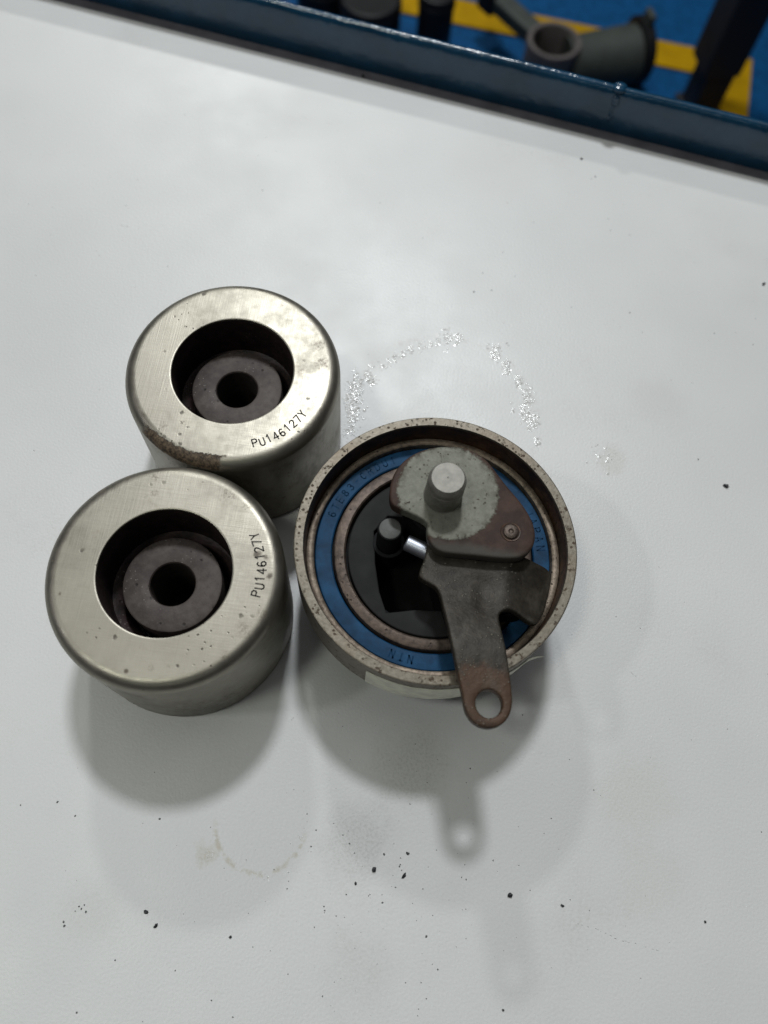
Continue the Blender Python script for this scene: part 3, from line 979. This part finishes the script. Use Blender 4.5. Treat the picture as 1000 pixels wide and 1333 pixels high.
for q, s, n in (((272, 1113), 7, 14), ((390, 1090), 4, 10), ((350, 1141), 9, 12), ((380, 1133), 8, 8)):
    for k in range(n):
        x, y = at(q[0] + rn.gauss(0, s * .7), q[1] + rn.gauss(0, s * .4), 0)
        blob(x, y, rn.uniform(.1, .25))
o = rs.build("dried_residue", M_residue, None, smooth=30)
o['kind'] = 'stuff'
o['label'] = "broken ring of dried glossy residue on the white tabletop behind the tensioner"

# ------------------------------------------------------------------ on the floor beyond the rail
cx, cy = at(722, 52, ZF + 90)
cf = thing("pipe_casting", "grey cast metal pipe piece with open mouth and dark end flange on the blue floor", "casting", (cx, cy, ZF))
MB().lathe([(40, 0), (44, 2), (42, 20), (40, 60), (41, 86), (40, 90), (34, 90), (32.5, 87), (32, 8), (32, 0)], 56, True).build("tube", M_castpale, cf)
MB().lathe([(0, 9), (32, 9), (32, 12), (0, 12)], 40).build("tube_bottom", M_black, cf)
ex, ey = at(822, 72, ZF + 45)
dv = Vector((ex - cx, ey - cy, 0))
rot = Vector((0, 0, 1)).rotation_difference(dv.normalized()).to_matrix().to_4x4()
Ld = dv.length
MB().lathe([(0, 26), (40, 26), (38, 40), (43, Ld - 12), (43, Ld), (0, Ld)], 48, mat=Matrix.Translation(Vector((0, 0, 46))) @ rot).build("side_barrel", M_casting, cf, smooth=50)
fl_ = MB().lathe([(0, Ld), (45, Ld), (48, Ld + 3), (48, Ld + 14), (43, Ld + 18), (0, Ld + 18)], 48, mat=Matrix.Translation(Vector((0, 0, 53))) @ rot)
flo = fl_.build("end_flange", M_black, cf)
pd = dv.normalized()
MB().box((0, 0, 0), (24, 9, 34), Matrix.Translation(Vector((pd.x * (Ld + 8), pd.y * (Ld + 8), 99))) @ Matrix.Rotation(math.atan2(pd.y, pd.x) + 1.57, 4, 'Z')).build("flange_boss", M_casting, flo, bevel=2)
ax, ay = at(650, 2, ZF + 75)
dv = Vector((ax - cx, ay - cy, 0))
a_ = math.atan2(dv.y, dv.x)
am = MB()
am.box((dv.length / 2 + 16, 0, 0), (dv.length - 32, 30, 24), Matrix.Translation(Vector((0, 0, 74))) @ Matrix.Rotation(a_, 4, 'Z'))
am.build("side_arm", M_casting, cf, bevel=4)
am = MB()
am.box((dv.length + 14, 0, 0), (34, 40, 36), Matrix.Translation(Vector((0, 0, 74))) @ Matrix.Rotation(a_, 4, 'Z'))
am.build("arm_end", M_black, cf, bevel=5)

# dark upright post
x, y = at(907, 142, ZF)
po = thing("steel_post", "dark navy steel post rising from the blue floor beside the yellow line's end", "post", (x, y, ZF))
pm = MB()
rz = Matrix.Rotation(0.25, 4, 'Z')
pm.box((0, 0, 340), (46, 46, 680), rz)
pm.build("upright", M_post, po, bevel=3)
pm = MB()
pm.box((-4, 0, 400), (58, 58, 640), rz)
pm.build("sleeve", M_post, po, bevel=3)
pm = MB()
pm.box((0, 0, 4), (60, 60, 8), rz)
pm.build("foot_plate", M_post, po, bevel=2)

# black round things partly behind the rail
for (px, py, r, h, lab) in ((482, 30, 46, 110, "wide black drum with a bright seam, standing behind the blue rail"),
                            (566, 28, 27, 120, "narrow black cylinder to the right of the wide black drum"),
                            (420, 0, 40, 100, "black drum at the left end of the floor objects, barely showing over the rail")):
    x, y = at(px, py, ZF + h * .6)
    d = thing("black_drum", lab, "drum", (x, y, ZF), "black drums on the blue floor")
    MB().lathe([(0, 0), (r - 2, 0), (r, 3), (r, h - 4), (r - 1, h - 1), (r - 4, h), (r - 6, h - 8), (0, h - 9)], 56).build("drum_body", M_black, d)
    MB().lathe([(r + .2, h * .82), (r + 1.2, h * .83), (r + 1.2, h * .88), (r + .2, h * .89)], 56, True).build("drum_band", M_black, d)
